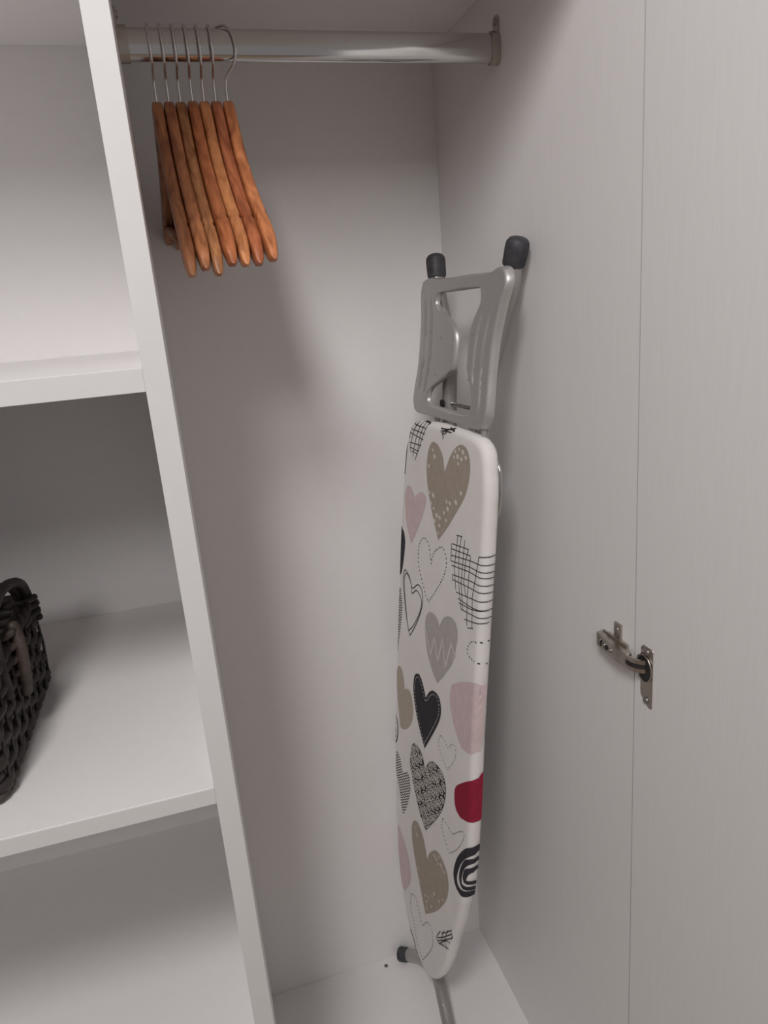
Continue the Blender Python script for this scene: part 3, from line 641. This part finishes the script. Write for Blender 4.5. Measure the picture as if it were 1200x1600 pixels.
def vid(side, k, i): return side * (KR + 1) * NR + k * NR + i % NR
for side in (0, 1):
    for k in range(KR):
        for i in range(NR): fs.append((vid(side, k, i), vid(side, k, i + 1), vid(side, k + 1, i + 1), vid(side, k + 1, i)))
for k in (0, KR):
    for i in range(NR): fs.append((vid(0, k, i), vid(0, k, i + 1), vid(1, k, i + 1), vid(1, k, i)))
mb = MB().add(vs, fs); rest = part(mb, 'iron_rest', 'silver', smooth=60); rest['label'] = 'silver pressed metal iron rest'
for u, v in ((-.040, 1.222), (-.046, 1.168), (.055, 1.237), (.056, 1.176)):
    d = MB(); nz = rest_n(v) + .0008
    d.tube([L(u, v, nz - .002), L(u, v, nz + .0008)], [.0022, .0018], 10); part(d, 'rivet', 'tube', rest, 30)
# brackets joining rest to board
for u in (-.05, .005, .06, .095):
    d = MB(); d.tube(spline([L(u, 1.115, -.016), L(u + .002, 1.098, -.018), L(u + .002, 1.07, -.02)], 3), .0045, 8); part(d, 'rest_bracket', 'tube', smooth=40)
# legs folded behind the board
def leg(name, pts, r=.0118):
    d = MB(); d.tube(spline(pts, 6), r, 16); return part(d, name, 'tube', smooth=40)
lgL = leg('leg', [L(-.121, 1.312, -.044), L(-.113, 1.285, -.044), L(-.082, 1.225, -.045), L(-.067, 1.185, -.045), L(-.062, 1.11, -.045), L(-.05, .9, -.044), L(-.04, .2, -.042)])
lgR = leg('leg', [L(.076, 1.335, -.058), L(.073, 1.30, -.058), L(.058, 1.255, -.057), L(.035, 1.17, -.055), L(.025, 1.10, -.052), L(.02, .9, -.047), L(.03, .2, -.044)])
def cap(parent, a, d, ln=.037, r=.0150):
    """ribbed rubber ferrule from point a along d"""
    d = d.normalized(); c = MB(); prof = [(0, r * .93), (.004, r), (ln * .66, r * 1.04), (ln * .82, r * .99), (ln * .93, r * .80), (ln * .985, r * .5), (ln, r * .12)]
    pts = [a + d * p[0] for p in prof]; c.tube(pts, [p[1] for p in prof], 28)
    o = c.build('rubber_foot', 'rubber', parent); auto_smooth(o, 50)
    for k in range(14):      # ribs
        pass
    up = Vector((0, 0, 1)) if abs(d.z) < .9 else Vector((1, 0, 0)); e1 = (up - d * up.dot(d)).normalized(); e2 = d.cross(e1)
    for v in o.data.vertices:
        w = Vector(v.co) - a; t = w.dot(d); rad = w - d * t
        if rad.length > 1e-4:
            ang = math.atan2(rad.dot(e2), rad.dot(e1)); v.co = a + d * t + rad * (1 + .035 * math.cos(ang * 14))
    return o
cap(lgL, L(-.1175, 1.303, -.044), L(-.128, 1.34, -.044) - L(-.1165, 1.299, -.044), .036, .0140)
cap(lgR, L(.0750, 1.324, -.058), L(.086, 1.366, -.058) - L(.0755, 1.326, -.058), .037, .0146)
d = MB(); d.tube([L(-.062, 1.119, -.043), L(-.006, 1.122, -.05), L(.028, 1.124, -.053)], .0032, 10); part(d, 'locking_rod', 'chrome', smooth=40)
d = MB(); d.tube([L(-.0615, 1.1195, -.0335), L(-.0615, 1.1195, -.031)], .0062, 14); part(d, 'rod_washer', 'dark', smooth=40)
# lower leg with a bowed foot bar
fb = spline([(.290, .531, .0145), (.298, .520, .021), (.310, .497, .036), (.323, .462, .045), (.3265, .425, .047), (.3215, .385, .038), (.3165, .345, .024), (.312, .30, .0155), (.309, .26, .0145)], 6)
d = MB(); d.tube(fb, .0122, 18); bar = part(d, 'foot_bar', 'tube', smooth=40)
def ferrule(a, dirv):
    dirv = Vector(dirv).normalized(); a = Vector(a); c = MB()
    prof = [(0, .0139), (.003, .0143), (.016, .0143), (.019, .0125), (.0195, .0085), (.0175, .0080)]
    c.tube([a + dirv * p[0] for p in prof], [p[1] for p in prof], 22); o = c.build('rubber_foot', 'rubber', bar); auto_smooth(o, 45)
    e = MB(); e.tube([a + dirv * .0178, a + dirv * .0182], .0078, 18); e.build('foot_plug', 'silver', bar)
ferrule((.2915, .5285, .0155), (-.55, .42, -.10)); ferrule((.3105, .285, .0148), (-.05, -1, 0))
leg('leg', [(.3265, .427, .050), L(.022, .02, -.050), L(.024, .12, -.047), L(-.005, .45, -.046), L(-.005, .95, -.046)], .0112)
d = MB(); d.tube([L(-.10, .50, -.046), L(.09, .50, -.046)], .005, 10); part(d, 'pivot_rod', 'chrome', smooth=40)
d = MB(); d.tube([L(-.09, .98, -.046), L(.08, .98, -.048)], .0055, 10); part(d, 'height_rail', 'chrome', smooth=40)
d = MB(); d.tube([Vector((.3175, .37, .0455)), Vector((.3160, .3685, .0482))], .0035, 12); part(d, 'rivet', 'tube', bar, 30)
d = MB(); d.tube(spline([L(.100, 1.080, -.027), L(.120, 1.068, -.028), L(.1275, 1.045, -.028), L(.1285, 1.02, -.028), L(.124, .998, -.028), L(.105, .985, -.027)], 5), .0030, 10); part(d, 'frame_loop', 'chrome', smooth=40)

# ------------------------------------------------------------------ dark wicker basket on the middle shelf
BX1, BX0, BY0, BY1, BZ0, BH = -.2270, -.585, .060, .340, SH2, .118
bk = empty('wicker_basket', ((BX0 + BX1) / 2, (BY0 + BY1) / 2, SH2))
tag(bk, 'dark brown wicker basket with loop handle on the middle shelf', 'basket')
bo = -Vector(bk.location)
def loop_path(off, n_=200):
    """rounded rectangle, returns list of (x, y, nx, ny, arclength)"""
    x0, x1, y0, y1, rr = BX0, BX1, BY0, BY1, .014; seg = []
    cs = [(x1 - rr, y1 - rr, 0), (x0 + rr, y1 - rr, 90), (x0 + rr, y0 + rr, 180), (x1 - rr, y0 + rr, 270)]
    pts = []
    for k, (cx, cy, a0) in enumerate(cs):
        for j in range(9):
            t = math.radians(a0 + 90 * j / 8); pts.append((cx + math.cos(t) * rr, cy + math.sin(t) * rr, math.cos(t), math.sin(t)))
    out = []; per = 0; N = len(pts)
    seglen = [math.hypot(pts[(i + 1) % N][0] - pts[i][0], pts[(i + 1) % N][1] - pts[i][1]) for i in range(N)]; tot = sum(seglen)
    i = 0; acc = 0
    for k in range(n_):
        s = tot * k / n_
        while acc + seglen[i] < s: acc += seglen[i]; i += 1
        w = (s - acc) / seglen[i]; a, c = pts[i], pts[(i + 1) % N]
        x, y, nx, ny = [a[q] + (c[q] - a[q]) * w for q in range(4)]; ll = math.hypot(nx, ny)
        out.append((x + nx / ll * off, y + ny / ll * off, nx / ll, ny / ll, s / tot))
    return out
NST = 40; ROWS = 8
lp = loop_path(0, NST * 6)
for r_ in range(ROWS):
    z = BZ0 + .014 + r_ * (BH - .026) / (ROWS - 1); d = MB()
    pts = []
    for k, (x, y, nx, ny, s) in enumerate(lp):
        w = math.cos(s * NST * math.pi + math.pi * r_) * .0026 - .0022
        jz = math.sin(s * 97 + r_ * 2.1) * .0012
        pts.append((x + nx * w, y + ny * w, z + jz))
    d.tube(pts, .0074, 8, closed=True); d.build('woven_strand', 'wicker', bk, True, loc=bo)
for k in range(NST):
    x, y, nx, ny, s = lp[(k * 6) % len(lp)]
    d = MB(); d.tube([(x - nx * .004, y - ny * .004, BZ0 + .003), (x - nx * .004, y - ny * .004, BZ0 + BH)], .0034, 8)
    d.build('stake', 'wicker', bk, True, loc=bo)
    if nx > .9:       # thin binding cane seen on the outside
        d = MB(); d.tube([(x + nx * .0040, y + ny * .0040, BZ0 + .006), (x + nx * .0065, y + ny * .0065, BZ0 + BH * .5), (x + nx * .0040, y + ny * .0040, BZ0 + BH - .004)], .0019, 6)
        d.build('binding_cane', 'wicker', bk, True, loc=bo)
for k_, (zz, off, rr, m) in enumerate(((BZ0 + .0072, -.001, .0070, 'wicker_light'), (BZ0 + BH + .001, -.002, .0085, 'wicker'))):
    for ph in (0, math.pi):
        d = MB(); pts = []
        for (x, y, nx, ny, s) in loop_path(off, 240):
            t = s * 2 * math.pi * 26 + ph; pts.append((x + nx * math.cos(t) * rr * .5, y + ny * math.cos(t) * rr * .5, zz + math.sin(t) * rr * .5 * (.5 if k_ == 0 else 1)))
        d.tube(pts, rr * .72 if k_ else rr * .6, 8, closed=True); d.build('rim_braid' if k_ else 'base_braid', m, bk, True, loc=bo)
d = MB(); d.prism([(p[0], p[1]) for p in loop_path(-.008, 60)], BZ0 + .004, BZ0 + .009, lambda p, z: (p[0], p[1], z)); d.build('basket_floor', 'wicker', bk, loc=bo)
# loop handle on the right end
for off in (0, .011):
    d = MB(); zt = BZ0 + BH
    d.tube(spline([(BX1 + .001 - off, .318, zt - .03), (BX1 + .002 - off, .322, zt + .006), (BX1 + .000 - off, .308, zt + .034 - off * .3), (BX1 - .003 - off, .260, zt + .050 - off * .3), (BX1 - .003 - off, .200, zt + .052 - off * .3), (BX1 - .001 - off, .160, zt + .036), (BX1 + .002 - off, .142, zt + .008), (BX1 + .004 - off, .138, zt - .04)], 6), .0064, 10)
    d.build('handle', 'wicker', bk, True, loc=bo)
for yc, z0, z1, m in ((.189, BZ0 + BH - .062, BZ0 + BH + .018, 'wicker_light'), (.320, BZ0 + BH - .020, BZ0 + BH + .010, 'wicker')):
    d = MB(); pts = []
    nt = 60
    for k in range(nt + 1):
        t = k / nt * 2 * math.pi * (5 if z1 - z0 > .05 else 3); zc = z0 + (z1 - z0) * k / nt
        pts.append((BX1 - .002 + math.cos(t) * .0125, yc + math.sin(t) * .0105, zc))
    d.tube(pts, .0045, 7); d.build('handle_wrap', m, bk, True, loc=bo)
d = MB(); d.tube(spline([(BX1 + .008, .196, BZ0 + BH + .026), (BX1 + .0135, .190, BZ0 + BH + .005), (BX1 + .0135, .186, BZ0 + BH - .025), (BX1 + .010, .182, BZ0 + BH - .062)], 6), [.003] + [.0072] * 17 + [.003], 10)
d.build('handle_strap', 'wicker_light', bk, True, loc=bo)
